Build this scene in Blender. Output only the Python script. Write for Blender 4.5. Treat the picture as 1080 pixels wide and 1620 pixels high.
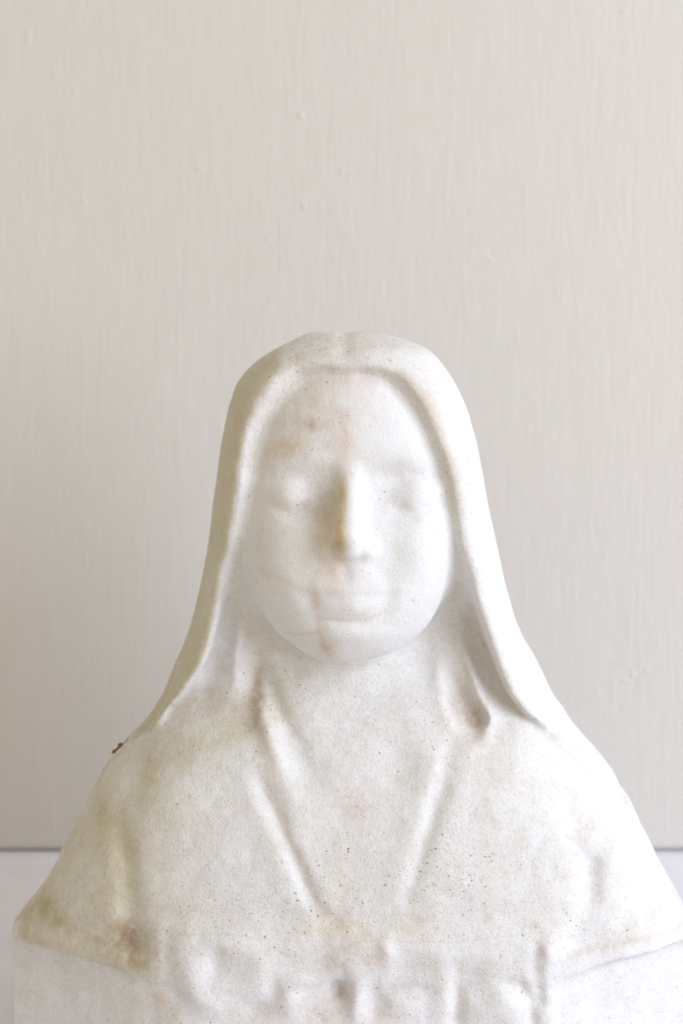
import bpy, math, random
import numpy as np
from mathutils import Vector

# ------------------------------------------------------------------ units
# Forms are worked out in "units" of 0.28 mm and scaled to metres when meshed.
U = 0.00028
EYE = 2250.0            # camera to the plane through the shoulders, units
HX, HY = 540.0, 450.0   # where the camera's level line and centre line fall on the elevation drawing
scene = bpy.context.scene
for o in list(bpy.data.objects):
    bpy.data.objects.remove(o)
COL = scene.collection

# ------------------------------------------------------------------ camera
cam = bpy.data.cameras.new('camera')
cam_o = bpy.data.objects.new('camera', cam)
COL.objects.link(cam_o)
cam_o.location = (0, -EYE * U, 0)
cam_o.rotation_euler = (math.radians(90), 0, 0)
cam.sensor_fit = 'VERTICAL'
cam.sensor_height = 36.0
cam.lens = 36.0 * EYE / 1620.0
cam.shift_y = (HY - 810.0) / 1620.0
cam.clip_start = 0.01
cam.clip_end = 100
cam.dof.use_dof = True
cam.dof.focus_distance = 2125 * U
cam.dof.aperture_fstop = 6.3
scene.camera = cam_o

# ------------------------------------------------------------------ light
world = bpy.data.worlds.new('World')
scene.world = world
world.use_nodes = True
bg = world.node_tree.nodes['Background']
bg.inputs[0].default_value = (1.0, 0.89, 0.70, 1)
bg.inputs[1].default_value = 0.65


def area(name, loc, target, sx, sy, power, col):
    l = bpy.data.lights.new(name, 'AREA')
    l.shape = 'RECTANGLE'
    l.size, l.size_y = sx, sy
    l.energy = power
    l.color = col
    o = bpy.data.objects.new(name, l)
    o.location = loc
    d = Vector(target) - Vector(loc)
    o.rotation_euler = d.to_track_quat('-Z', 'Y').to_euler()
    COL.objects.link(o)
    return o


area('window_light', (2.1, -1.35, 0.62), (0, 0.06, -0.12), 1.7, 2.0, 73.0, (0.86, 0.94, 1.10))
scene.view_settings.view_transform = 'Standard'
scene.view_settings.look = 'None'
scene.view_settings.exposure = 0.07
scene.view_settings.gamma = 1.0
scene.cycles.use_denoising = True
scene.cycles.max_bounces = 8
scene.cycles.diffuse_bounces = 5

# ------------------------------------------------------------------ numeric helpers
F = np.float32


def at(px, py, y):
    """elevation drawing position at a known depth y -> world x, z (units)"""
    k = 1.0 + y / EYE
    return (px - HX) * k, (HY - py) * k


def smin(a, b, k):
    h = np.maximum(k - np.abs(a - b), 0) / k
    return np.minimum(a, b) - h * h * k * 0.25


def smax(a, b, k):
    return -smin(-a, -b, k)


def sstep(a, b, x):
    t = np.clip((x - a) / (b - a), 0, 1)
    return t * t * (3 - 2 * t)


def vnoise(x, y, z, s, seed):
    """smooth value noise -1..1 with cell size s"""
    rng = np.random.RandomState(seed)
    T = rng.rand(64, 64, 64).astype(F) * 2 - 1
    x, y, z = x / s + 1000, y / s + 1000, z / s + 1000
    xi, yi, zi = np.floor(x).astype(np.int32), np.floor(y).astype(np.int32), np.floor(z).astype(np.int32)
    fx, fy, fz = x - xi, y - yi, z - zi
    fx, fy, fz = fx * fx * (3 - 2 * fx), fy * fy * (3 - 2 * fy), fz * fz * (3 - 2 * fz)
    a = [xi & 63, (xi + 1) & 63]
    b = [yi & 63, (yi + 1) & 63]
    c = [zi & 63, (zi + 1) & 63]
    out = 0
    for i in (0, 1):
        for j in (0, 1):
            for k in (0, 1):
                out = out + T[a[i], b[j], c[k]] * (fx if i else 1 - fx) * (fy if j else 1 - fy) * (fz if k else 1 - fz)
    return out


# a 2-D lookup grid over the front elevation (x, z)
GX0, GX1, GZ0, GZ1, GS = -640.0, 680.0, -1260.0, -40.0, 2.0
gx = np.arange(GX0, GX1 + GS, GS).astype(F)
gz = np.arange(GZ0, GZ1 + GS, GS).astype(F)
GXm, GZm = np.meshgrid(gx, gz, indexing='ij')


def look(M, x, z):
    i = np.clip((x - GX0) / GS, 0, len(gx) - 1.001)
    j = np.clip((z - GZ0) / GS, 0, len(gz) - 1.001)
    i0, j0 = i.astype(np.int32), j.astype(np.int32)
    fi, fj = i - i0, j - j0
    return (M[i0, j0] * (1 - fi) * (1 - fj) + M[i0 + 1, j0] * fi * (1 - fj)
            + M[i0, j0 + 1] * (1 - fi) * fj + M[i0 + 1, j0 + 1] * fi * fj).astype(F)


# ------------------------------------------------------------------ the outer form of the bust
rows = [  # drawing height, left, right, centre depth, front depth
    (518, 482, 602, 40, 50), (527, 472, 618, 40, 68), (540, 460, 656, 42, 98), (555, 429, 681, 44, 122), (575, 401, 698, 46, 142),
    (600, 378, 716, 48, 160), (640, 364, 735, 50, 177), (690, 354, 749, 50, 190),
    (740, 347, 759, 50, 197), (800, 339, 770, 50, 197), (860, 331, 783, 50, 190), (920, 320, 797, 52, 180),
    (980, 305, 815, 54, 171), (1040, 286, 841, 58, 167), (1100, 263, 870, 62, 169), (1150, 229, 905, 66, 178),
    (1200, 174, 950, 70, 190), (1260, 139, 993, 74, 204), (1320, 107, 1024, 78, 215), (1370, 86, 1047, 80, 218),
    (1420, 55, 1076, 80, 214), (1470, 27, 1090, 80, 205), (1500, 20, 1096, 80, 200), (1700, 10, 1105, 80, 200)]
rz, rl, rr, ryc, rd = [], [], [], [], []
for py, L, R, yc, d in rows:
    xl, z = at(L, py, yc)
    xr, _ = at(R, py, yc)
    rz.append(z); rl.append(xl); rr.append(xr); ryc.append(yc); rd.append(d)
zz = np.arange(-1400, 0, 2.0)


def smooth_table(v, w=9):
    t = np.interp(zz, rz[::-1], v[::-1])
    k = np.hanning(w * 2 + 1); k /= k.sum()
    return np.convolve(np.pad(t, w, mode='edge'), k, mode='valid')


tl, tr, tyc, td = smooth_table(rl, 12), smooth_table(rr, 12), smooth_table(ryc), smooth_table(rd)
SECT = 2.55


def table(t, z):
    i = np.clip((z + 1400) / 2.0, 0, len(zz) - 1.001)
    i0 = i.astype(np.int32)
    f = i - i0
    return (t[i0] * (1 - f) + t[i0 + 1] * f).astype(F)


TOPZ = at(0, 525.5, 20)[1]


def outer(x, y, z):
    l, r, yc, d = table(tl, z), table(tr, z), table(tyc, z), table(td, z)
    h = (r - l) * 0.5
    a = np.abs(x - (l + r) * 0.5) / h
    b = np.abs(y - yc) / d
    rho = (a ** SECT + b ** SECT + 1e-9) ** (1 / SECT)
    f = (rho - 1) * np.minimum(h, d)
    f = np.where(rho < 1, f, np.minimum(f, (rho - 1) * 300))
    return smax(f, z - TOPZ, 34)


def outer_front(x, z):
    l, r, yc, d = table(tl, z), table(tr, z), table(tyc, z), table(td, z)
    a = np.clip(np.abs(x - (l + r) * 0.5) / ((r - l) * 0.5), 0, 0.995)
    return yc - d * (1 - a ** SECT) ** (1 / SECT)


def drawn(px, py, y=None):
    """drawing position -> world x, z on the outer form"""
    px, py = np.asarray(px, float), np.asarray(py, float)
    yy = np.full(px.shape, -80.0) if y is None else np.full(px.shape, float(y))
    x, z = at(px, py, yy)
    if y is None:
        for _ in range(6):
            yy = outer_front(x, z)
            x, z = at(px, py, yy)
    return x, z


# ---- the opening of the veil: everything inside this line is face, neck and robe
ope = [(545, 577), (510, 573), (474, 577), (450, 590), (429, 612), (410, 641), (394, 678), (385, 715), (379, 778), (369, 850), (358, 900),
       (351, 955), (340, 1004), (326, 1048), (307, 1080), (284, 1111), (266, 1138), (239, 1167), (200, 1193), (155, 1222)]
opr = [(590, 576), (632, 592), (664, 630), (691, 682), (711, 740), (724, 800), (731, 850), (738, 900), (751, 960), (768, 1015),
       (792, 1075), (820, 1122), (865, 1162), (920, 1212), (975, 1252), (1060, 1290)]
ex, ez = drawn([p[0] for p in ope], [p[1] for p in ope])
fx_, fz_ = drawn([p[0] for p in opr], [p[1] for p in opr])
poly = list(zip(ex[::-1], ez[::-1])) + list(zip(fx_, fz_)) + [(900, -1000), (900, -1500), (-900, -1500), (-900, -1000)]
poly = np.array(poly)


def resample(P, n, closed=True):
    # Catmull-Rom over the first part, then straight
    out = []
    N = len(P)
    for i in range(N):
        p0, p1, p2, p3 = P[i - 1], P[i], P[(i + 1) % N], P[(i + 2) % N]
        if np.hypot(*(p2 - p1)) > 180:
            out.append(p1); continue
        if np.hypot(*(p1 - p0)) > 180: p0 = p1
        if np.hypot(*(p3 - p2)) > 180: p3 = p2
        for t in np.linspace(0, 1, n, endpoint=False):
            out.append(0.5 * (2 * p1 + (p2 - p0) * t + (2 * p0 - 5 * p1 + 4 * p2 - p3) * t * t + (3 * p1 - p0 - 3 * p2 + p3) * t ** 3))
    return np.array(out)


poly = resample(poly, 4)


def poly_sdf(P, X, Z):
    d = np.full(X.shape, 1e9, F)
    inside = np.zeros(X.shape, bool)
    N = len(P)
    for i in range(N):
        ax, az = P[i]; bx, bz = P[(i + 1) % N]
        ex, ez = bx - ax, bz - az
        wx, wz = X - ax, Z - az
        t = np.clip((wx * ex + wz * ez) / (ex * ex + ez * ez + 1e-9), 0, 1)
        d = np.minimum(d, (wx - ex * t) ** 2 + (wz - ez * t) ** 2)
        if az != bz:
            c = ((az > Z) != (bz > Z)) & (X < (bx - ax) * (Z - az) / (bz - az) + ax)
            inside ^= c
    d = np.sqrt(d)
    return np.where(inside, -d, d).astype(F)


OPEN = poly_sdf(poly, GXm, GZm)


# ---- relief tools: blobs and strokes on the elevation grid
def blob(M, px, py, sx, sy, amp, rot=0, y=None):
    x, z = drawn([px], [py], y)
    dx, dz = GXm - x[0], GZm - z[0]
    if rot:
        c, s = math.cos(math.radians(rot)), math.sin(math.radians(rot))
        dx, dz = dx * c + dz * s, -dx * s + dz * c
    M += amp * np.exp(-0.5 * ((dx / sx) ** 2 + (dz / sy) ** 2))


def stroke(M, pts, y=None, side=0.0):
    """pts: (px, py, half-width, amplitude); side skews the profile"""
    P = np.array(pts, float)
    x, z = drawn(P[:, 0], P[:, 1], y)
    best = np.full(GXm.shape, 1e9, F); W = np.ones(GXm.shape, F); A = np.zeros(GXm.shape, F)
    for i in range(len(P) - 1):
        ex, ez = x[i + 1] - x[i], z[i + 1] - z[i]
        wx, wz = GXm - x[i], GZm - z[i]
        t = np.clip((wx * ex + wz * ez) / (ex * ex + ez * ez), 0, 1)
        d = np.sqrt((wx - ex * t) ** 2 + (wz - ez * t) ** 2)
        sg = np.sign(wx * ez - wz * ex) if side else 1
        m = d < best
        best = np.where(m, d, best)
        W = np.where(m, P[i, 2] + (P[i + 1, 2] - P[i, 2]) * t, W)
        a = P[i, 3] + (P[i + 1, 3] - P[i, 3]) * t
        if side:
            a = a * (1 + side * sg * np.clip(d / P[i, 2], 0, 1))
        A = np.where(m, a, A)
    M += (A * np.exp(-0.5 * (best / W) ** 2)).astype(F)


# ---- face relief
FACE = np.zeros(GXm.shape, F)
FY = -115
for b in [(501, 788, 28, 34, -20), (616, 780, 30, 34, -20), (453, 780, 31, 21, 11), (662, 784, 30, 20, 10), (420, 800, 22, 10, -4), (690, 800, 18, 10, -4),
          (450, 752, 34, 9, -1.5), (652, 754, 34, 9, -1.5),
          (440, 866, 42, 42, 7), (668, 866, 36, 42, 7), (624, 884, 21, 27, -10), (478, 890, 17, 24, -4),
          (545, 940, 50, 36, 6), (545, 926, 22, 8, 2), (520, 905, 12, 14, -3), (566, 950, 15, 9, 3), (553, 958, 24, 12, 5), (548, 1000, 28, 10, 4), (502, 984, 9, 9, -3), (606, 968, 9, 9, -3), (538, 1012, 36, 20, 8), (546, 900, 7, 12, -3.5),
          (550, 650, 90, 50, 4), (492, 948, 10, 12, -4), (612, 945, 10, 12, -4)]:
    blob(FACE, *b, y=FY)
stroke(FACE, [(500, 938, 5, 0), (518, 940, 7, -1.3), (548, 942, 7, -1.0), (578, 939, 7, -1.3), (600, 936, 5, 0)], y=FY)
stroke(FACE, [(402, 752, 10, 0), (422, 736, 12, 4), (455, 724, 14, 4), (492, 724, 14, 4), (524, 732, 14, 0)], y=FY)
stroke(FACE, [(578, 732, 14, 0), (608, 723, 14, 3), (648, 723, 14, 4), (678, 735, 12, 3), (698, 752, 10, 0)], y=FY)
stroke(FACE, [(418, 776, 4, 0), (430, 763, 7, -2.5), (454, 756, 7, -3), (480, 761, 7, -2.5), (488, 776, 4, 0)], y=FY)
stroke(FACE, [(420, 796, 5, 0), (436, 808, 7, -4), (460, 815, 7, -6), (486, 808, 7, -4), (494, 796, 5, 0)], y=FY)
stroke(FACE, [(616, 778, 4, 0), (630, 763, 7, -2.5), (656, 757, 7, -3), (680, 765, 7, -2), (688, 780, 4, 0)], y=FY)
stroke(FACE, [(614, 798, 5, 0), (626, 808, 7, -4), (652, 815, 7, -6), (676, 808, 7, -4), (688, 796, 5, 0)], y=FY)
stroke(FACE, [(508, 972, 5, -1), (530, 978, 6, -3.2), (572, 979, 6, -3.2), (596, 970, 5, -1)], y=FY)
stroke(FACE, [(512, 880, 8, -1), (495, 905, 8, -2), (480, 930, 9, -1)], y=FY)
stroke(FACE, [(582, 884, 8, -1), (606, 908, 8, -3), (622, 934, 9, -1)], y=FY)
# ---- robe relief
ROBE = np.zeros(GXm.shape, F)
stroke(ROBE, [(398, 1112, 9, 0), (412, 1142, 11, 15), (432, 1190, 12, 15), (452, 1236, 14, 9), (480, 1300, 16, 3), (495, 1330, 16, 0)])
stroke(ROBE, [(405, 1060, 10, 0), (412, 1085, 12, -14), (426, 1118, 12, -14), (448, 1165, 12, -8), (475, 1222, 14, -4), (492, 1262, 14, 0)])
stroke(ROBE, [(402, 1215, 9, 0), (414, 1255, 9, -7), (440, 1305, 10, -11), (462, 1355, 10, -13), (484, 1402, 10, -13), (503, 1444, 9, -6), (508, 1460, 9, 0)])
stroke(ROBE, [(380, 1220, 12, 0), (404, 1285, 14, 5), (432, 1350, 14, 7), (464, 1420, 13, 7), (480, 1455, 12, 1)])
stroke(ROBE, [(430, 1270, 14, 0), (468, 1330, 14, 3), (500, 1400, 14, 4), (515, 1440, 12, 0)])
stroke(ROBE, [(724, 1170, 10, 0), (712, 1205, 11, -6), (698, 1255, 12, -9), (680, 1310, 12, -11), (662, 1365, 12, -11), (644, 1420, 12, -7), (634, 1455, 12, 0)])
stroke(ROBE, [(700, 1180, 14, 0), (680, 1250, 15, 5), (652, 1320, 15, 6), (626, 1400, 15, 6), (612, 1450, 14, 0)])
stroke(ROBE, [(735, 1190, 14, 0), (722, 1270, 16, 5), (700, 1350, 18, 6), (675, 1430, 18, 2)])
stroke(ROBE, [(776, 1120, 5, 0), (781, 1148, 7, 9), (770, 1172, 9, 9), (742, 1196, 12, 5), (715, 1222, 14, 0)])
stroke(ROBE, [(708, 1070, 9, 0), (722, 1105, 11, -16), (742, 1138, 12, -22), (762, 1156, 10, -16), (772, 1162, 8, 0)])
stroke(ROBE, [(700, 1050, 10, 0), (702, 1085, 11, 9), (706, 1125, 13, 10), (722, 1160, 13, 6), (730, 1190, 13, 0)])
stroke(ROBE, [(734, 1020, 6, 0), (746, 1060, 7, 10), (760, 1105, 7, 14), (778, 1145, 7, 9), (784, 1160, 7, 0)])
stroke(ROBE, [(728, 960, 8, 0), (738, 1010, 9, 5), (742, 1040, 8, 0)])
stroke(ROBE, [(372, 985, 5, 0), (374, 1020, 6, 8), (368, 1060, 7, 9), (366, 1100, 8, 4), (362, 1130, 9, 0)])
stroke(ROBE, [(395, 1000, 8, 0), (400, 1040, 10, -9), (396, 1090, 12, -9), (385, 1125, 12, 0)])
stroke(ROBE, [(345, 1040, 9, 0), (335, 1080, 12, -12), (322, 1112, 14, -10), (300, 1140, 14, 0)])
stroke(ROBE, [(222, 1190, 12, 0), (212, 1230, 14, -5), (190, 1290, 14, -6), (198, 1350, 13, -15), (205, 1410, 15, -18), (208, 1480, 17, -15), (208, 1530, 18, -4)])
stroke(ROBE, [(150, 1260, 12, 0), (172, 1300, 14, -5), (182, 1335, 14, -4)])
blob(ROBE, 155, 1400, 26, 46, 9)
blob(ROBE, 262, 1400, 30, 60, 5)
stroke(ROBE, [(905, 1245, 10, 0), (902, 1290, 13, -8), (912, 1340, 14, -11), (930, 1385, 17, -20), (934, 1420, 17, -18), (925, 1460, 18, -7), (920, 1500, 18, 0)])
stroke(ROBE, [(930, 1280, 10, 0), (958, 1320, 14, -6), (945, 1370, 14, -10), (938, 1400, 14, 0)])
blob(ROBE, 975, 1390, 20, 48, 8)
blob(ROBE, 890, 1400, 20, 50, 5)
blob(ROBE, 800, 1270, 60, 50, 7)
blob(ROBE, 300, 1300, 50, 50, 4)
blob(ROBE, 528, 1462, 12, 12, -5)
blob(ROBE, 545, 1330, 60, 90, -3)
VEILR = np.zeros(GXm.shape, F)
stroke(VEILR, [(546, 528, 9, 3), (545, 550, 9, 4), (543, 575, 12, 3)], y=-60)
# how far the robe and throat lie behind the outer form
cps = [(545, 985, 130), (470, 985, 125), (630, 985, 125), (700, 960, 100), (390, 960, 90), (355, 990, 70), (545, 1060, 92), (545, 1100, 68), (545, 1150, 50), (545, 1200, 28), (545, 1260, 12),
       (545, 1320, 4), (735, 1040, 90), (750, 1090, 76), (764, 1130, 62), (690, 1150, 36), (775, 1165, 36), (800, 1195, 18), (860, 1195, 20), (930, 1245, 15),
       (1000, 1280, 6), (640, 1150, 42), (610, 1060, 94), (470, 1060, 94), (425, 1065, 106), (672, 1065, 106), (400, 1080, 80), (350, 1050, 66), (330, 1100, 48), (300, 1140, 36),
       (250, 1172, 26), (205, 1205, 22), (165, 1225, 12), (130, 1260, 2), (420, 1140, 44), (470, 1160, 44), (700, 1240, 12), (420, 1230, 14), (300, 1230, 12), (800, 1270, 4),
       (250, 1300, 0), (850, 1340, 0), (545, 1400, 0), (400, 1350, 0), (700, 1350, 0), (150, 1350, 0), (950, 1400, 0), (545, 1500, 0), (200, 1500, 0), (850, 1500, 0), (368, 910, 56), (744, 910, 60), (376, 850, 36), (733, 850, 38), (382, 790, 26), (726, 790, 30), (388, 740, 22), (714, 740, 28), (399, 690, 22), (695, 690, 28), (414, 650, 20), (668, 640, 28), (436, 616, 18), (640, 602, 24), (500, 585, 16), (600, 585, 16), (550, 588, 12), (545, 850, 130), (545, 700, 130), (545, 640, 100), (490, 622, 80), (455, 660, 85), (440, 700, 90), (430, 760, 95), (425, 830, 100), (430, 890, 110), (600, 622, 80), (640, 655, 85), (655, 700, 90), (672, 760, 95), (678, 830, 100), (680, 890, 110), (545, 612, 70)]
num = np.zeros(GXm.shape, F); den = np.zeros(GXm.shape, F)
cx, cz = drawn([c[0] for c in cps], [c[1] for c in cps])
for (a, b, v), x0, z0 in zip(cps, cx, cz):
    r2 = (GXm - x0) ** 2 + (GZm - z0) ** 2
    sg = 38.0
    w = np.exp(-r2 / (2 * sg ** 2)) + 1e-3 * np.exp(-r2 / (2 * 110.0 ** 2)) + 1e-9
    num += w * v; den += w
STEP = num / den
pyh = HY - GZm * 1.02
inset = np.clip(-OPEN, 0, 90)
hood = np.interp(pyh, [575, 650, 740, 800, 850, 900, 950, 1000], [12, 15, 17, 20, 24, 36, 54, 66]) + np.interp(pyh, [820, 960], [1.25, 0.4]) * inset
wmix = sstep(925, 1000, pyh)
STEP = hood * (1 - wmix) + STEP * wmix
ROBE_Y = (outer_front(GXm, GZm) + STEP - 0.88 * ROBE).astype(F)

# ---- carving on the plinth
CARV = np.zeros(GXm.shape, F)
CY = -150
for b in [(302, 1556, 17, 30, 15), (358, 1500, 26, 12, 12), (330, 1598, 18, 18, 10), (412, 1540, 26, 20, 13, -35), (440, 1500, 30, 9, 6),
          (372, 1570, 26, 22, 6), (455, 1590, 16, 22, 7), (510, 1524, 18, 22, -18), (468, 1500, 16, 10, 3),
          (538, 1572, 13, 16, -20), (562, 1588, 11, 22, 14), (612, 1502, 9, 14, 10), (612, 1530, 10, 18, 5), (500, 1580, 18, 22, -2),
          (640, 1560, 28, 24, -6), (790, 1600, 34, 26, 12), (760, 1520, 40, 20, 7), (872, 1510, 16, 18, 12), (870, 1580, 16, 40, 3),
          (704, 1575, 11, 36, 6), (650, 1500, 26, 10, 5), (690, 1515, 16, 10, 4), (740, 1560, 18, 14, -5), (640, 1595, 20, 14, 7), (590, 1600, 14, 12, -6), (762, 1580, 14, 20, -4), (205, 1560, 30, 16, 2), (262, 1520, 8, 24, -12), (276, 1585, 12, 12, -8), (820, 1500, 22, 12, 3), (250, 1510, 16, 14, 4),
          (340, 1530, 8, 14, -7), (432, 1570, 9, 13, -9), (478, 1556, 10, 9, 5), (585, 1505, 20, 8, 5), (400, 1605, 18, 10, -7)]:
    blob(CARV, *b, y=CY)
stroke(CARV, [(724, 1540, 8, -5), (724, 1580, 8, -8), (722, 1630, 8, -8)], y=CY)
stroke(CARV, [(795, 1560, 7, -3), (825, 1572, 7, -12), (842, 1600, 7, -12), (846, 1640, 7, -8)], y=CY)
stroke(CARV, [(868, 1488, 6, -2), (852, 1505, 6, -9), (850, 1540, 6, -7), (858, 1600, 6, -10)], y=CY)
stroke(CARV, [(530, 1494, 5, 0), (560, 1492, 5, 4), (600, 1492, 5, 4)], y=CY)
stroke(CARV, [(770, 1556, 8, 0), (750, 1545, 7, -4), (742, 1560, 6, -3)], y=CY)



def soften(M, sig):
    n = int(sig * 3 / GS) + 1
    k = np.exp(-0.5 * (np.arange(-n, n + 1) * GS / sig) ** 2); k /= k.sum()
    M = np.apply_along_axis(lambda v: np.convolve(v, k, mode='same'), 0, M)
    return np.apply_along_axis(lambda v: np.convolve(v, k, mode='same'), 1, M).astype(F)


CARV = soften(CARV, 4.0) * 1.05
FACE = soften(FACE, 3.0)

# ------------------------------------------------------------------ the implicit parts
HCX, HCZ = at(552, 803, 0)


def rcone(x, y, z, a, b, ra, rb):
    a, b = np.array(a, float), np.array(b, float)
    e = b - a
    wx, wy, wz = x - a[0], y - a[1], z - a[2]
    t = np.clip((wx * e[0] + wy * e[1] + wz * e[2]) / (e @ e), 0, 1)
    return np.sqrt((wx - e[0] * t) ** 2 + (wy - e[1] * t) ** 2 + (wz - e[2] * t) ** 2) - (ra + (rb - ra) * t)


def P3(px, py, y):
    x, z = at(px, py, y)
    return (x, y, z)


def head(x, y, z):
    dz = z - HCZ
    yc = -6 + 0.13 * np.minimum(dz, 60)          # the chin comes forward
    yy = y - yc + look(FACE, x, z) * (y < 20)
    a = (np.abs(x - HCX) / 172.0) ** 2.2 + (np.abs(yy) / 124.0) ** 2.2 + (np.abs(dz) / np.where(dz > 0, 246.0, 231.0)) ** 2.2
    k = (a + 1e-9) ** (1 / 2.2)
    f = (k - 1) * 125.0
    n = rcone(x, y, z, P3(553, 752, -108), P3(551, 850, -150), 12, 22)
    n = smin(n, rcone(x, y, z, P3(551, 850, -150), P3(551, 863, -147), 22, 20), 8)
    n = smin(n, rcone(x, y, z, P3(521, 867, -134), P3(526, 858, -130), 11, 12), 10)
    n = smin(n, rcone(x, y, z, P3(577, 867, -134), P3(572, 858, -130), 11, 12), 10)
    return smin(f, n, 22)


def veil(x, y, z):
    o = outer(x, y, z)
    hole = look(OPEN, x, z)
    deep = y - 110
    return smax(smax(o, -smax(hole, deep, 10), 17 + 9 * sstep(-680, -480, z)) + look(VEILR, x, z), -900 - z, 8)


BZ = -1029.0


def robe(x, y, z):
    o = outer(x, y, z)
    r = (look(ROBE_Y, x, z) * 1.0 - y) * -1.0
    r = -(y - look(ROBE_Y, x, z))
    f = smax(r * 0.75, o + 0.6 + 14 * sstep(-640, -520, z), 9)
    f = np.maximum(f, z - at(0, 552, 0)[1])
    nx, nz = at(556, 1000, 20)
    nk = (np.sqrt(((x - nx) / (104 + 0.25 * np.maximum(nz - z, 0))) ** 2 + ((y - 72) / 92.0) ** 2) - 1) * 90
    nk = np.maximum(nk, np.abs(z - nz) - 170)
    return smax(smin(f, nk, 46), (BZ - 4) - z, 8)


BZ = -1029.0
WY = 790.0
LEDGE = -(1350 - HY) * (EYE + WY) / EYE
PLAN = [(-527, 20), (-300, -106), (352, -97), (552, 18), (505, 165), (450, 290), (-430, 290), (-480, 150)]


def block(x, y, z):
    f = None
    n = len(PLAN)
    for i in range(n):
        ax, ay = PLAN[i]; bx, by = PLAN[(i + 1) % n]
        ex, ey = bx - ax, by - ay
        L = math.hypot(ex, ey)
        d = (x - ax) * (ey / L) - (y - ay) * (ex / L)
        f = d if f is None else smax(f, d, 8)
    f = smax(f, z - BZ, 9)
    return smax(f, LEDGE + 0.5 - z, 4)


def carving(x, y, z):
    c = look(CARV, x, z)
    front = (-134 - y) - c + 0.00012 * (x - 30) ** 2
    x0, _ = at(246, 1500, CY)
    x1, _ = at(893, 1500, CY)
    f = smax(front * 0.8, np.maximum(x0 - x, x - x1) - 0.5 * c, 44)
    tz = at(0, 1483, CY)[1]
    f = smax(f, (z - tz - 0.5 * c) * 0.9, 40)
    f = np.maximum(f, y + 40)
    return smax(f, LEDGE + 0.5 - z, 4)


def whole(x, y, z, fine=False, parts=False):
    h, v, r, b, c = head(x, y, z), veil(x, y, z), robe(x, y, z), block(x, y, z), carving(x, y, z)
    if parts:
        return np.stack([h, v, r, b, c])
    f = smin(v, r, 2 + 10 * sstep(-870, -760, z) + 10 * sstep(-700, -500, z))
    f = smin(h, f, 15)
    f = smin(f, smin(b, c, 34), 28)
    if fine:
        f = f + 1.2 * vnoise(x, y, z, 44.0, 3) + (0.30 + 0.25 * sstep(-560, -680, z)) * vnoise(x, y, z, 15.0, 4)
        f = f + 0.12 * vnoise(x, y, z, 5.0, 5)
    return f


# ------------------------------------------------------------------ surface nets
def surface_nets(fn, lo, hi, s):
    ax = [np.arange(lo[i], hi[i] + s, s).astype(F) for i in range(3)]
    X, Y, Z = np.meshgrid(*ax, indexing='ij')
    V = fn(X, Y, Z).astype(F)
    del X, Y, Z
    neg = V < 0
    c = [neg[i:neg.shape[0] - 1 + i, j:neg.shape[1] - 1 + j, k:neg.shape[2] - 1 + k] for i in (0, 1) for j in (0, 1) for k in (0, 1)]
    cnt = sum(q.astype(np.uint8) for q in c)
    act = (cnt > 0) & (cnt < 8)
    I, J, K = np.nonzero(act)
    idx = np.full(act.shape, -1, np.int32)
    idx[I, J, K] = np.arange(len(I))
    corner = [(i, j, k) for i in (0, 1) for j in (0, 1) for k in (0, 1)]
    vals = [V[I + i, J + j, K + k] for i, j, k in corner]
    acc = np.zeros((len(I), 3)); n = np.zeros(len(I))
    for a in range(8):
        for b in range(a + 1, 8):
            dv = [corner[b][q] - corner[a][q] for q in range(3)]
            if sum(abs(q) for q in dv) != 1:
                continue
            va, vb = vals[a], vals[b]
            m = (va < 0) != (vb < 0)
            t = np.where(m, va / np.where(m, va - vb, 1), 0)
            for q in range(3):
                acc[:, q] += np.where(m, corner[a][q] + dv[q] * t, 0)
            n += m
    P = acc / n[:, None]
    P[:, 0] += I; P[:, 1] += J; P[:, 2] += K
    P = P * s + np.array(lo)
    quads = []
    for d in range(3):
        sl0 = [slice(None)] * 3; sl1 = [slice(None)] * 3
        sl0[d] = slice(0, -1); sl1[d] = slice(1, None)
        a, b = neg[tuple(sl0)], neg[tuple(sl1)]
        e1, e2 = [(1, 2), (2, 0), (0, 1)][d]
        E = np.nonzero(a != b)
        E = np.array(E)
        ok = (E[e1] > 0) & (E[e2] > 0) & (E[e1] < idx.shape[e1]) & (E[e2] < idx.shape[e2])
        E = E[:, ok]
        flip = ~a[tuple(E)]
        def cell(o1, o2):
            Q = E.copy(); Q[e1] -= o1; Q[e2] -= o2
            return idx[tuple(Q)]
        q = np.stack([cell(1, 1), cell(0, 1), cell(0, 0), cell(1, 0)], 1)
        q[flip] = q[flip][:, ::-1]
        quads.append(q)
    Q = np.concatenate(quads)
    return P, Q[(Q >= 0).all(1)]


def subdivide(P, Q):
    e = np.stack([Q, np.roll(Q, -1, 1)], 2).reshape(-1, 2)
    es = np.sort(e, 1).astype(np.int64)
    key = es[:, 0] * len(P) + es[:, 1]
    uq, inv = np.unique(key, return_inverse=True)
    ea, eb = uq // len(P), uq % len(P)
    EP = (P[ea] + P[eb]) * 0.5
    FP = P[Q].mean(1)
    n0, n1 = len(P), len(P) + len(EP)
    inv = inv.reshape(-1, 4) + n0
    f = np.arange(len(Q)) + n1
    out = []
    for k in range(4):
        out.append(np.stack([Q[:, k], inv[:, k], f, inv[:, k - 1]], 1))
    return np.concatenate([P, EP, FP]), np.concatenate(out)


def grad(P, e=1.0):
    x, y, z = P[:, 0].astype(F), P[:, 1].astype(F), P[:, 2].astype(F)
    g = 0; m = 0
    for k in ((1, -1, -1), (-1, -1, 1), (-1, 1, -1), (1, 1, 1)):
        v = whole(x + e * k[0], y + e * k[1], z + e * k[2], True)
        g = g + np.stack([v * k[0], v * k[1], v * k[2]], 1)
        m = m + v
    return g / (4 * e), m / 4


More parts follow.
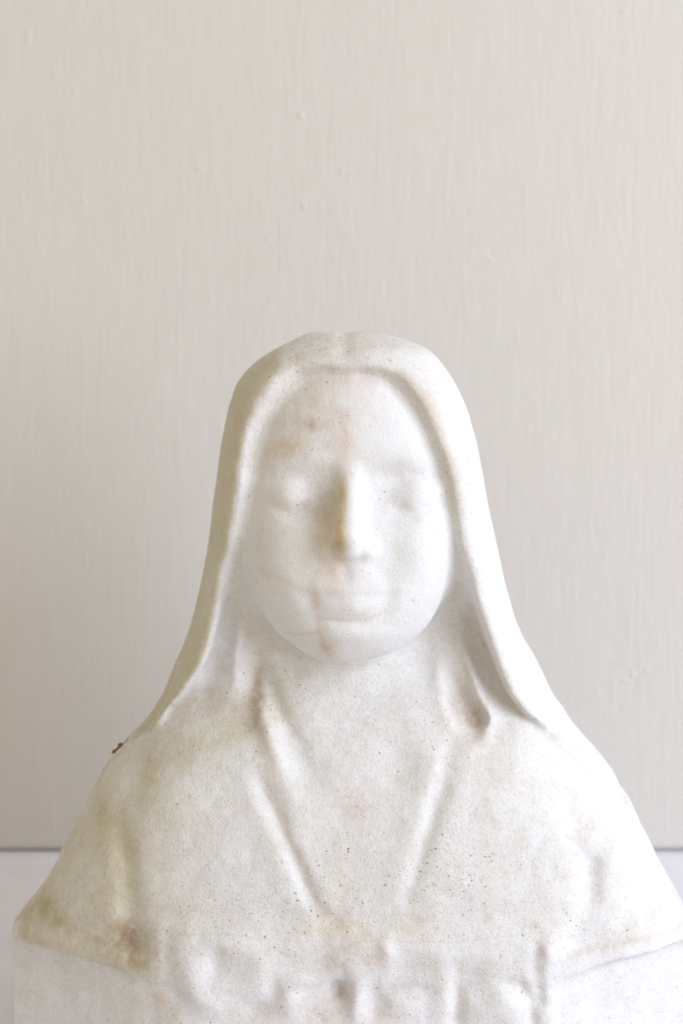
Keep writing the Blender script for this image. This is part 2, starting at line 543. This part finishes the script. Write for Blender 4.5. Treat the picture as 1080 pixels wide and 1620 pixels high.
P, Q = surface_nets(whole, (-560, -200, LEDGE - 10), (600, 300, TOPZ + 20), 6.0)
P, Q = subdivide(P, Q)
for it in range(3):
    g, v = grad(P)
    gn = np.linalg.norm(g, axis=1)
    stepv = np.clip(v / np.maximum(gn, 0.3) , -3, 3)
    P = P - g / np.maximum(gn, 1e-6)[:, None] * stepv[:, None]
    if it == 0:     # finest cells only where the carving is in view
        pass
g, v = grad(P, 1.6)
NRM = g / np.maximum(np.linalg.norm(g, axis=1), 1e-6)[:, None]
print('bust verts', len(P), 'quads', len(Q))

# ------------------------------------------------------------------ mineral staining and painted-in shade as a colour attribute
x, y, z = [P[:, i].astype(F) for i in range(3)]
COLR = np.ones((len(P), 3), F)
KHAKI = (0.80, 0.74, 0.55); BROWN = (0.66, 0.55, 0.44); PINK = (0.96, 0.84, 0.78); OCHRE = (0.90, 0.72, 0.42); SHADE_GREY = (0.86, 0.86, 0.87)
VEIN = (0.86, 0.72, 0.62)


def tint(mask, col):
    mask = np.clip(mask, 0, 1)[:, None]
    COLR[:] *= (1 - mask) + mask * np.array(col, F)[None]


def surf(px, py):
    """drawing position -> x, z on the carved surface"""
    px, py = np.asarray(px, float), np.asarray(py, float)
    yy = np.full(px.shape, -200.0)
    for _ in range(60):
        X, Z = at(px, py, yy)
        yy = yy + np.clip(whole(X.astype(F), yy.astype(F), Z.astype(F)) * 0.8, -20, 20)
    return at(px, py, yy)


ns1 = vnoise(x, y, z, 34, 11) + 0.5 * vnoise(x, y, z, 15, 12) + 0.3 * vnoise(x, y, z, 6, 13)
ns3 = 0.6 * vnoise(x, y, z, 11, 31) + 0.5 * vnoise(x, y, z, 5, 32) + 0.3 * vnoise(x, y, z, 3, 33)
ns2 = vnoise(x, y, z, 60, 14) + 0.5 * vnoise(x, y, z, 22, 15) + 0.4 * vnoise(x, y, z, 8, 16)


def sblob(px, py, sx, sy, a, col, rot=0, rough=0.35):
    X, Z = surf([px], [py])
    dx, dz = x - X[0], z - Z[0]
    c, s = math.cos(math.radians(rot)), math.sin(math.radians(rot))
    dx, dz = dx * c + dz * s, -dx * s + dz * c
    m = 1.1 * a * np.exp(-0.5 * ((dx / sx) ** 2 + (dz / sy) ** 2)) * np.clip(1 + rough * 1.6 * ns1 + 0.5 * ns3, 0.1, 2.0)
    tint(m * (y < 60), col)


def sline(pts, w, a, col, rough=0.4):
    T = np.array(pts, float)
    X, Z = surf(T[:, 0], T[:, 1])
    wob = 1.6
    xx, zz2 = x + wob * vnoise(x, y, z, 12, 21), z + wob * vnoise(x, y, z, 12, 22)
    best = np.full(x.shape, 1e9, F)
    for i in range(len(T) - 1):
        ex, ez = X[i + 1] - X[i], Z[i + 1] - Z[i]
        wx, wz = xx - X[i], zz2 - Z[i]
        t = np.clip((wx * ex + wz * ez) / (ex * ex + ez * ez), 0, 1)
        best = np.minimum(best, (wx - ex * t) ** 2 + (wz - ez * t) ** 2)
    tint(a * np.exp(-0.5 * best / w ** 2) * (1 + rough * ns1) * (y < 60), col)


parts = whole(x, y, z, parts=True)
parts[1] = np.where((z > at(0, 930, 0)[1]) & (parts[2] < parts[1]), parts[2] - 0.01, parts[1])   # the hood's lining belongs to the veil
LINING = parts[1] < parts[2]
LAB = np.argmin(parts, 0)
PIT = np.zeros(len(P), F)
# algae-yellow film on the weather side of the veil and shoulder
left = sstep(-88, -108, x + 5 * ns1)
film = left * (LAB == 1) * sstep(2, 11, look(OPEN, x, z) + 3 * ns1)
tint(film * (1.0 + 0.2 * ns2), (0.80, 0.76, 0.60))
rob_l = sstep(-170, -420, x + 40 * ns2) * sstep(-690, -800, z + 25 * ns1) * (LAB >= 2)
tint(rob_l * (0.6 + 0.3 * ns2) * (LAB == 2) + rob_l * 0.10 * (LAB > 2), KHAKI)
tint(0.5 * (0.3 + 0.5 * ns2 + 0.5 * ns3) * (LAB >= 2), (0.93, 0.90, 0.84))
for s_ in [(235, 1230, 14, 26, 0.5, KHAKI), (200, 1500, 34, 22, 0.6, BROWN), (205, 1480, 8, 12, 0.7, BROWN), (175, 1470, 34, 12, 0.5, BROWN),
           (70, 1440, 40, 16, 0.6, KHAKI, 35), (225, 1530, 22, 14, 0.6, KHAKI), (195, 1390, 14, 60, 0.45, KHAKI), (165, 1300, 14, 28, 0.4, KHAKI, 20), (120, 1475, 60, 10, 0.45, KHAKI, -10),
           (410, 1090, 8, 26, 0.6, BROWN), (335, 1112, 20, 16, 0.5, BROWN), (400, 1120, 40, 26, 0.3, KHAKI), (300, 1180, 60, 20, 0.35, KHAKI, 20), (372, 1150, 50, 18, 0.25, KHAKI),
           (498, 795, 26, 30, 0.6, (0.78, 0.74, 0.69)), (615, 780, 22, 30, 0.3, (0.84, 0.81, 0.79)), (632, 805, 30, 14, 0.25, (0.84, 0.81, 0.79)), (620, 735, 50, 14, 0.2, (0.88, 0.85, 0.82)), (515, 850, 16, 20, 0.3, OCHRE), (537, 838, 8, 30, 0.5, OCHRE), (540, 790, 6, 28, 0.33, OCHRE), (537, 864, 9, 8, 0.4, BROWN),  # greys paint in shade beside the nose, in the sockets, along the brow
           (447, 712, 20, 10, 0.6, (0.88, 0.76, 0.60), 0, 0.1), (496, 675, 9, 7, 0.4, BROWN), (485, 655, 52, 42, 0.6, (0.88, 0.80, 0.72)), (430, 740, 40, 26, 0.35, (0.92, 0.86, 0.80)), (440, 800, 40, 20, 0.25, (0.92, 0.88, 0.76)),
           (445, 868, 50, 34, 0.2, (0.92, 0.88, 0.78)), (545, 700, 14, 40, 0.35, PINK), (548, 720, 5, 50, 0.3, PINK), (520, 1022, 11, 12, 0.5, VEIN), (525, 908, 18, 22, 0.4, PINK), (525, 905, 16, 26, 0.35, PINK),  # last two pinks paint in the shadow of the philtrum
           (548, 600, 40, 12, 0.4, PINK), (610, 590, 30, 9, 0.35, PINK), (565, 1272, 14, 16, 0.6, (0.98, 0.86, 0.80)), (530, 1460, 10, 14, 0.5, VEIN), (575, 1512, 36, 16, 0.4, PINK),  # first two pinks paint in soft shade below the veil's top edge
           (252, 1582, 9, 8, 0.7, (0.95, 0.74, 0.60)), (510, 1522, 20, 16, 0.4, BROWN), (535, 1570, 12, 14, 0.45, BROWN), (500, 1605, 80, 12, 0.35, PINK), (560, 1475, 80, 8, 0.2, OCHRE),
           (748, 1140, 18, 13, 0.55, BROWN, -40), (735, 1010, 22, 60, 0.06, (0.86, 0.80, 0.78)), (720, 1060, 16, 40, 0.06, (0.86, 0.78, 0.74)), (800, 1150, 26, 12, 0.2, (0.86, 0.80, 0.76), -35), (724, 1105, 10, 16, 0.3, BROWN), (460, 575, 30, 14, 0.3, (0.85, 0.82, 0.70)), (510, 545, 50, 14, 0.55, (0.84, 0.80, 0.70)), (600, 552, 50, 12, 0.4, (0.84, 0.80, 0.70)),  # first five: shade of the right neck recess painted in, with brown mottling
           (625, 880, 24, 34, 0.15, SHADE_GREY), (990, 1480, 90, 10, 0.35, (0.88, 0.82, 0.74), 16), (935, 1400, 14, 40, 0.2, SHADE_GREY), (820, 1400, 40, 40, 0.1, (0.9, 0.84, 0.76)),  # greys paint in the right cheek shadow and the shoulder hollow's shade
           (690, 640, 10, 60, 0.30, (0.93, 0.84, 0.74), 24), (285, 1440, 40, 16, 0.2, (0.85, 0.75, 0.66)), (700, 735, 8, 60, 0.25, (0.93, 0.84, 0.74), 10)]:  # tan pair paints in shade on the veil's right inner wall
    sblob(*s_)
for p_, w_, a_, c_ in [
        ([(415, 904), (440, 913), (470, 928), (500, 942)], 4, 0.3, VEIN), ([(498, 935), (500, 960), (502, 990), (512, 1020), (520, 1035)], 4, 0.42, VEIN),
        ([(455, 1002), (480, 1003), (505, 1000)], 2.2, 0.45, VEIN), ([(505, 977), (535, 980), (570, 982), (600, 973)], 2.2, 0.55, VEIN),
        ([(502, 936), (560, 938), (640, 936)], 2.5, 0.12, VEIN), ([(545, 660), (548, 700), (545, 740)], 3, 0.25, PINK),
        ([(640, 600), (670, 640), (695, 690), (715, 745), (722, 790)], 7, 0.35, (0.93, 0.82, 0.70)), ([(745, 960), (770, 1030), (800, 1095), (830, 1135)], 6, 0.35, (0.95, 0.85, 0.70)),  # shade of the veil's right inner wall and crease, painted in
        ([(405, 1100), (408, 1130), (398, 1150)], 6, 0.35, BROWN), ([(440, 1300), (470, 1370), (500, 1440)], 5, 0.22, BROWN),  # second stroke paints in the shade of the left robe groove
        ([(32, 1477), (120, 1499), (235, 1532)], 7, 0.4, KHAKI), ([(900, 1513), (990, 1490), (1078, 1462)], 4, 0.4, (0.86, 0.78, 0.68))]:
    sline(p_, w_, a_, c_)

for px_, py_, sx_, sy_, a_ in [(560, 545, 75, 14, 1.0), (450, 565, 30, 16, .7), (500, 795, 26, 34, .9), (640, 800, 34, 34, .5), (520, 660, 60, 50, .5), (545, 1065, 70, 16, .6),
                           (340, 1440, 90, 30, .9), (720, 1400, 80, 60, .9), (560, 1380, 120, 60, .5), (930, 1470, 70, 18, 1.), (930, 1400, 14, 20, .6), (520, 1460, 30, 14, .8),
                           (400, 1130, 40, 40, .6), (745, 1150, 40, 40, .6), (220, 1480, 50, 20, .7), (500, 1540, 120, 50, .5)]:
    X_, Z_ = surf([px_], [py_])
    PIT += a_ * np.exp(-0.5 * (((x - X_[0]) / sx_) ** 2 + ((z - Z_[0]) / sy_) ** 2))
PIT = np.clip(PIT, 0, 1)

# ------------------------------------------------------------------ materials
def new_mat(name):
    m = bpy.data.materials.new(name); m.use_nodes = True
    return m, m.node_tree.nodes, m.node_tree.links, m.node_tree.nodes['Principled BSDF']


def marble(name, base=(0.725, 0.728, 0.757), grain=1.0, speck=1.0, mottle=1.0):
    m, N, L, bsdf = new_mat(name)
    tc = N.new('ShaderNodeTexCoord')
    at_ = N.new('ShaderNodeAttribute'); at_.attribute_name = 'stain_shade'
    mul = N.new('ShaderNodeMix'); mul.data_type = 'RGBA'; mul.blend_type = 'MULTIPLY'; mul.inputs[0].default_value = 1
    mul.inputs[6].default_value = (*base, 1)
    L.new(at_.outputs['Color'], mul.inputs[7])

    def noise(scale, detail, rough=0.55, dist=0.0):
        n = N.new('ShaderNodeTexNoise'); n.inputs['Scale'].default_value = scale; n.inputs['Detail'].default_value = detail
        n.inputs['Roughness'].default_value = rough; n.inputs['Distortion'].default_value = dist
        L.new(tc.outputs['Object'], n.inputs['Vector'])
        return n

    def ramp(src, stops):
        r = N.new('ShaderNodeValToRGB')
        e = r.color_ramp.elements
        while len(e) < len(stops): e.new(0.5)
        for q, (p, c) in zip(e, stops):
            q.position = p; q.color = (*c, 1) if len(c) == 3 else c
        L.new(src, r.inputs[0])
        return r

    def mult(a, b, fac=1.0):
        q = N.new('ShaderNodeMix'); q.data_type = 'RGBA'; q.blend_type = 'MULTIPLY'
        if isinstance(fac, (int, float)): q.inputs[0].default_value = fac
        else: L.new(fac, q.inputs[0])
        L.new(a, q.inputs[6]); L.new(b, q.inputs[7])
        return q.outputs[2]
    col = mul.outputs[2]
    # cloudy mottling
    r = ramp(noise(28, 5, 0.6, 0.4).outputs[0], [(0.3, (0.955, 0.93, 0.90)), (0.55, (1, 1, 1)), (0.75, (1, 1, 1.0))])
    col = mult(col, r.outputs[0], 0.8)
    r = ramp(noise(520, 3, 0.7).outputs[0], [(0.3, (0.90, 0.87, 0.83)), (0.5, (1, 1, 1)), (1, (1, 1, 1))])
    col = mult(col, r.outputs[0], 0.8 * mottle)
    r = ramp(noise(1500, 2, 0.6).outputs[0], [(0.32, (0.86, 0.84, 0.80)), (0.5, (1, 1, 1)), (1, (1, 1, 1))])
    col = mult(col, r.outputs[0], 0.55 * mottle)
    r = ramp(noise(95, 5, 0.7, 0.6).outputs[0], [(0.34, (0.93, 0.905, 0.87)), (0.52, (1, 1, 1)), (1, (1, 1, 1))])
    col = mult(col, r.outputs[0], 0.8 * mottle)
    # tiny rusty pits, thicker in some places than in others
    masks = []
    for sc, r0, r1, s_amt in ((700.0, 0.12, 0.28, 0.5), (330.0, 0.09, 0.21, 0.75), (150.0, 0.04, 0.09, 0.9)):
        v = N.new('ShaderNodeTexVoronoi'); v.inputs['Scale'].default_value = sc
        wv = N.new('ShaderNodeVectorMath'); wv.operation = 'ADD'
        nn = noise(900, 1)
        sc_ = N.new('ShaderNodeVectorMath'); sc_.operation = 'SCALE'; sc_.inputs['Scale'].default_value = 0.0008
        L.new(nn.outputs['Color'], sc_.inputs[0]); L.new(sc_.outputs[0], wv.inputs[0]); L.new(tc.outputs['Object'], wv.inputs[1])
        L.new(wv.outputs[0], v.inputs['Vector'])
        mr = N.new('ShaderNodeMapRange'); mr.inputs[1].default_value = r0; mr.inputs[2].default_value = r1
        mr.inputs[3].default_value = 1; mr.inputs[4].default_value = 0
        L.new(v.outputs['Distance'], mr.inputs[0])
        sepc = N.new('ShaderNodeSeparateColor'); L.new(v.outputs['Color'], sepc.inputs[0])
        pick = N.new('ShaderNodeMapRange'); pick.inputs[1].default_value = 0.72; pick.inputs[2].default_value = 0.95
        L.new(sepc.outputs[0], pick.inputs[0])
        dens = N.new('ShaderNodeMapRange'); dens.inputs[1].default_value = 0.40; dens.inputs[2].default_value = 0.65
        dens.inputs[3].default_value = 0.25
        L.new(noise(22, 3).outputs[0], dens.inputs[0])
        dsum = N.new('ShaderNodeMath'); dsum.operation = 'MULTIPLY_ADD'; dsum.inputs[1].default_value = 1.0
        L.new(at_.outputs['Alpha'], dsum.inputs[0]); L.new(dens.outputs[0], dsum.inputs[2])
        lo = N.new('ShaderNodeMath'); lo.operation = 'MULTIPLY_ADD'; lo.inputs[1].default_value = -0.56; lo.inputs[2].default_value = 0.66
        L.new(at_.outputs['Alpha'], lo.inputs[0]); L.new(lo.outputs[0], pick.inputs[1])
        a = N.new('ShaderNodeMath'); a.operation = 'MULTIPLY'; L.new(mr.outputs[0], a.inputs[0]); L.new(pick.outputs[0], a.inputs[1])
        b = N.new('ShaderNodeMath'); b.operation = 'MULTIPLY'; L.new(a.outputs[0], b.inputs[0]); L.new(dsum.outputs[0], b.inputs[1])
        cc = N.new('ShaderNodeMath'); cc.operation = 'MULTIPLY'; cc.inputs[1].default_value = s_amt * speck; L.new(b.outputs[0], cc.inputs[0])
        mx = N.new('ShaderNodeMix'); mx.data_type = 'RGBA'
        L.new(cc.outputs[0], mx.inputs[0]); L.new(col, mx.inputs[6]); mx.inputs[7].default_value = (0.36, 0.25, 0.14, 1)
        col = mx.outputs[2]
        masks.append(cc.outputs[0])
    L.new(col, bsdf.inputs['Base Color'])
    # worn sugary grain
    h1 = noise(2400, 2, 0.6); h2 = noise(900, 3, 0.65)
    s1 = N.new('ShaderNodeMath'); s1.operation = 'MULTIPLY_ADD'; s1.inputs[1].default_value = 0.45
    L.new(h1.outputs[0], s1.inputs[0]); L.new(h2.outputs[0], s1.inputs[2])
    s2 = N.new('ShaderNodeMath'); s2.operation = 'SUBTRACT'; L.new(s1.outputs[0], s2.inputs[0]); L.new(masks[2], s2.inputs[1])
    bp = N.new('ShaderNodeBump'); bp.inputs['Strength'].default_value = 0.75; bp.inputs['Distance'].default_value = 0.0005 * grain
    L.new(s2.outputs[0], bp.inputs['Height']); L.new(bp.outputs[0], bsdf.inputs['Normal'])
    bsdf.inputs['Roughness'].default_value = 0.62
    bsdf.inputs['Specular IOR Level'].default_value = 0.35
    bsdf.inputs['Subsurface Weight'].default_value = 0.4
    bsdf.inputs['Subsurface Radius'].default_value = (1.0, 0.75, 0.55)
    bsdf.inputs['Subsurface Scale'].default_value = 0.0016
    return m


MARBLE = marble('worn_marble')
MARBLE_FACE = marble('worn_marble_face', grain=0.8, speck=0.8, mottle=0.35)


# ------------------------------------------------------------------ bust object and its parts
def prop(o, label=None, cat=None, group=None, kind=None):
    for k, v in (('label', label), ('category', cat), ('group', group), ('kind', kind)):
        if v: o[k] = v
    return o


def mesh_obj(name, V, Fc, mat, parent=None, normals=None, colors=None, offset=(0, 0, 0)):
    me = bpy.data.meshes.new(name)
    V = (np.asarray(V, float) - np.array(offset)) * U
    if isinstance(Fc, np.ndarray):
        me.vertices.add(len(V)); me.vertices.foreach_set('co', V.ravel())
        me.loops.add(Fc.size); me.loops.foreach_set('vertex_index', Fc.ravel().astype(np.int32))
        me.polygons.add(len(Fc)); me.polygons.foreach_set('loop_start', np.arange(0, Fc.size, Fc.shape[1], dtype=np.int32))
        me.polygons.foreach_set('loop_total', np.full(len(Fc), Fc.shape[1], np.int32))
        me.update(calc_edges=True)
    else:
        me.from_pydata([tuple(v) for v in V], [], Fc)
    me.polygons.foreach_set('use_smooth', np.ones(len(me.polygons), bool))
    if colors is not None:
        a = me.color_attributes.new('stain_shade', 'FLOAT_COLOR', 'POINT')
        c = np.ones((len(V), 4), F); c[:, :colors.shape[1]] = colors
        a.data.foreach_set('color', c.ravel())
    if normals is not None:
        me.normals_split_custom_set_from_vertices([tuple(n) for n in normals])
    me.materials.append(mat)
    o = bpy.data.objects.new(name, me)
    COL.objects.link(o)
    if parent: o.parent = parent
    return o


base_at = (12, 80, LEDGE)
bust = bpy.data.objects.new('marble_bust', None)
bust.location = [c * U for c in base_at]
bust.empty_display_size = 0.05
COL.objects.link(bust)
prop(bust, 'weathered white marble bust of a veiled woman standing on the white ledge', 'bust')
ql = LAB[Q]
qlab = np.sort(ql, 1)[:, 1]
qlab = np.where(qlab == 4, 4, qlab)
names = ['head', 'veil', 'robe', 'plinth', 'carved_relief']
objs = {}
for i, nm in enumerate(names):
    q = Q[qlab == i]
    used, inv = np.unique(q, return_inverse=True)
    inv = inv.reshape(-1, 4)
    par = objs['plinth'] if nm == 'carved_relief' else bust
    objs[nm] = mesh_obj(nm, P[used], inv, MARBLE_FACE if nm == 'head' else MARBLE, par, NRM[used], np.concatenate([COLR[used], PIT[used][:, None]], 1), base_at)
prop(objs['veil'], 'smooth veil over the head, filmed yellow on its left side')

# ------------------------------------------------------------------ painted board wall behind
m, N, L, bsdf = new_mat('painted_board')
tc = N.new('ShaderNodeTexCoord')


def streak(sx, sz, detail, dist=0.0):
    mp = N.new('ShaderNodeMapping'); mp.inputs['Scale'].default_value = (sx, sx, sz)
    n = N.new('ShaderNodeTexNoise'); n.inputs['Scale'].default_value = 1; n.inputs['Detail'].default_value = detail
    n.inputs['Distortion'].default_value = dist
    L.new(tc.outputs['Object'], mp.inputs[0]); L.new(mp.outputs[0], n.inputs['Vector'])
    return n


n1 = streak(780, 26, 4, 0.8)
n2 = streak(230, 26, 5, 2.2)
n3 = streak(22, 10, 4, 0.8)
r = N.new('ShaderNodeValToRGB'); r.color_ramp.elements[0].position = 0.3; r.color_ramp.elements[1].position = 0.7
r.color_ramp.elements[0].color = (0.590, 0.562, 0.528, 1); r.color_ramp.elements[1].color = (0.622, 0.594, 0.562, 1)
ad = N.new('ShaderNodeMath'); ad.operation = 'MULTIPLY_ADD'; ad.inputs[1].default_value = 0.38
L.new(n1.outputs[0], ad.inputs[0])
hf = N.new('ShaderNodeMath'); hf.operation = 'MULTIPLY'; hf.inputs[1].default_value = 0.5
L.new(n2.outputs[0], hf.inputs[0]); L.new(hf.outputs[0], ad.inputs[2]); L.new(ad.outputs[0], r.inputs[0])
L.new(r.outputs[0], bsdf.inputs['Base Color'])
ad2 = N.new('ShaderNodeMath'); ad2.operation = 'MULTIPLY_ADD'; ad2.inputs[1].default_value = 1.0
L.new(n3.outputs[0], ad2.inputs[0]); L.new(ad.outputs[0], ad2.inputs[2])
bp = N.new('ShaderNodeBump'); bp.inputs['Strength'].default_value = 0.8; bp.inputs['Distance'].default_value = 0.0008
L.new(ad2.outputs[0], bp.inputs['Height']); L.new(bp.outputs[0], bsdf.inputs['Normal'])
bsdf.inputs['Roughness'].default_value = 0.55
bsdf.inputs['Specular IOR Level'].default_value = 0.3
WALL = m


def profile_sweep(name, prof, x0, x1, mat, parent=None):
    """profile of (y, z) swept along x with closed ends"""
    V = [(x0, p[0], p[1]) for p in prof] + [(x1, p[0], p[1]) for p in prof]
    n = len(prof)
    Fc = [(i, (i + 1) % n, n + (i + 1) % n, n + i) for i in range(n)]
    Fc += [tuple(range(n))[::-1], tuple(range(n, 2 * n))]
    o = mesh_obj(name, V, Fc, mat, parent)
    me = o.data
    for p in me.polygons: p.use_smooth = False
    return o


gap = 2.5
R_ = 20.0
prof = [(WY + 60, LEDGE + gap), (WY + R_, LEDGE + gap)]
prof += [(WY + R_ - R_ * math.sin(a), LEDGE + gap + R_ - R_ * math.cos(a)) for a in np.linspace(0.2, math.pi / 2, 6)]
prof += [(WY, 4200), (WY + 60, 4200)]
wall = profile_sweep('wall', prof, -6000, 6000, WALL)
prop(wall, kind='structure')
# little nibs and drips under the paint
rng = random.Random(5)


def nib(px, py, rx, rz, h, mat=WALL):
    h = h * 0.5
    X, Z = at(px, py, WY)
    V, Fc = [(X, WY - h, Z)], []
    for k, (rr_, hh) in enumerate(((0.35, 0.86), (0.7, 0.5), (1.0, 0.0))):
        for j in range(12):
            a = j / 12 * 2 * math.pi
            w = 1 + 0.2 * math.sin(2 * a + px) * (k > 0)
            V.append((X + rx * rr_ * w * math.cos(a), WY - h * hh + (0.4 if k == 2 else 0), Z + rz * rr_ * w * math.sin(a)))
    for j in range(12):
        Fc.append((0, 1 + (j + 1) % 12, 1 + j))
        for k in (0, 1):
            a, b = 1 + 12 * k, 13 + 12 * k
            Fc.append((a + j, a + (j + 1) % 12, b + (j + 1) % 12, b + j))
    return mesh_obj('paint_nib', V, Fc, mat, wall)


for a in [(776, 412, 6, 7, 3), (475, 182, 7, 9, 4), (541, 270, 6, 8, 3), (481, 326, 5, 7, 4), (315, 266, 5, 9, 3), (338, 275, 7, 5, 2), (395, 300, 14, 4, 2), (274, 130, 4, 4, 3),
          (558, 105, 6, 3, 2), (840, 6, 10, 4, 3), (985, 18, 7, 8, 3), (905, 795, 4, 5, 2), (975, 1048, 16, 4, 3), (1000, 1066, 6, 16, 3), (1022, 1062, 5, 12, 3), (990, 1078, 18, 5, 3), (950, 1120, 5, 4, 2),
          (425, 380, 4, 10, 2), (134, 320, 4, 14, 2), (45, 60, 6, 30, 2)]:
    nib(*a)

# ------------------------------------------------------------------ white ledge
m, N, L, bsdf = new_mat('white_ledge_paint')
tc = N.new('ShaderNodeTexCoord')
n = N.new('ShaderNodeTexNoise'); n.inputs['Scale'].default_value = 35; n.inputs['Detail'].default_value = 4
L.new(tc.outputs['Object'], n.inputs['Vector'])
r = N.new('ShaderNodeValToRGB'); r.color_ramp.elements[0].position = 0.3; r.color_ramp.elements[1].position = 0.65
r.color_ramp.elements[0].color = (0.79, 0.79, 0.87, 1); r.color_ramp.elements[1].color = (0.84, 0.84, 0.93, 1)
L.new(n.outputs[0], r.inputs[0]); L.new(r.outputs[0], bsdf.inputs['Base Color'])
bp = N.new('ShaderNodeBump'); bp.inputs['Strength'].default_value = 0.3; bp.inputs['Distance'].default_value = 0.0005
L.new(n.outputs[0], bp.inputs['Height']); L.new(bp.outputs[0], bsdf.inputs['Normal'])
bsdf.inputs['Roughness'].default_value = 0.45
prof = [(WY + 58, LEDGE), (-420, LEDGE), (-428, LEDGE - 4), (-430, LEDGE - 10), (-430, LEDGE - 110), (WY + 58, LEDGE - 110)]
ledge = profile_sweep('ledge', prof, -6000, 6000, m)
prop(ledge, kind='structure')

# ------------------------------------------------------------------ a crumb of dirt caught on the shoulder
m, N, L, bsdf = new_mat('dry_dirt')
bsdf.inputs['Base Color'].default_value = (0.20, 0.115, 0.06, 1)
bsdf.inputs['Roughness'].default_value = 0.9


def lump(name, c, r, mat, parent, seed, offset):
    V, Fc = [], []
    rg = np.random.RandomState(seed)
    nu, nv = 10, 6
    V.append((c[0], c[1], c[2] + r))
    for j in range(1, nv):
        th = math.pi * j / nv
        for i in range(nu):
            ph = 2 * math.pi * i / nu
            q = r * (0.75 + 0.5 * rg.rand())
            V.append((c[0] + q * math.sin(th) * math.cos(ph), c[1] + q * math.sin(th) * math.sin(ph), c[2] + q * math.cos(th)))
    V.append((c[0], c[1], c[2] - r))
    for i in range(nu):
        Fc.append((0, 1 + i, 1 + (i + 1) % nu))
        for j in range(nv - 2):
            a, b = 1 + j * nu, 1 + (j + 1) * nu
            Fc.append((a + i, b + i, b + (i + 1) % nu, a + (i + 1) % nu))
        Fc.append((len(V) - 1, 1 + (nv - 2) * nu + (i + 1) % nu, 1 + (nv - 2) * nu + i))
    return mesh_obj(name, V, Fc, mat, parent, offset=offset)


cy = 60
cX, cZ = at(187, 1189, cy)
crumb = bpy.data.objects.new('dirt_crumb', None)
crumb.location = (cX * U, cy * U, (cZ - 3) * U); crumb.empty_display_size = 0.005
COL.objects.link(crumb)
prop(crumb, 'tiny dark brown dirt crumb caught on the left shoulder of the marble bust', 'dirt')
off = (cX, cy, cZ - 3)
c1 = P3(182, 1189, cy); c2 = P3(191, 1179, cy)
lump('grain', c1, 4.2, m, crumb, 1, off)
lump('grain', c2, 4.4, m, crumb, 2, off)
lump('grain', P3(187, 1185, cy), 3.0, m, crumb, 3, off)
a, b = np.array(c2), np.array(P3(203, 1166, cy - 4))
V, Fc = [], []
for j, t in enumerate(np.linspace(0, 1, 6)):
    c = a + (b - a) * t + np.array([3 * math.sin(t * 3), 0, 0])
    for i in range(5):
        ph = 2 * math.pi * i / 5
        V.append((c[0] + 0.5 * math.cos(ph), c[1] + 0.5 * math.sin(ph), c[2]))
    if j:
        for i in range(5):
            p, q = (j - 1) * 5, j * 5
            Fc.append((p + i, p + (i + 1) % 5, q + (i + 1) % 5, q + i))
mesh_obj('wisp', V, Fc, m, crumb, offset=off)
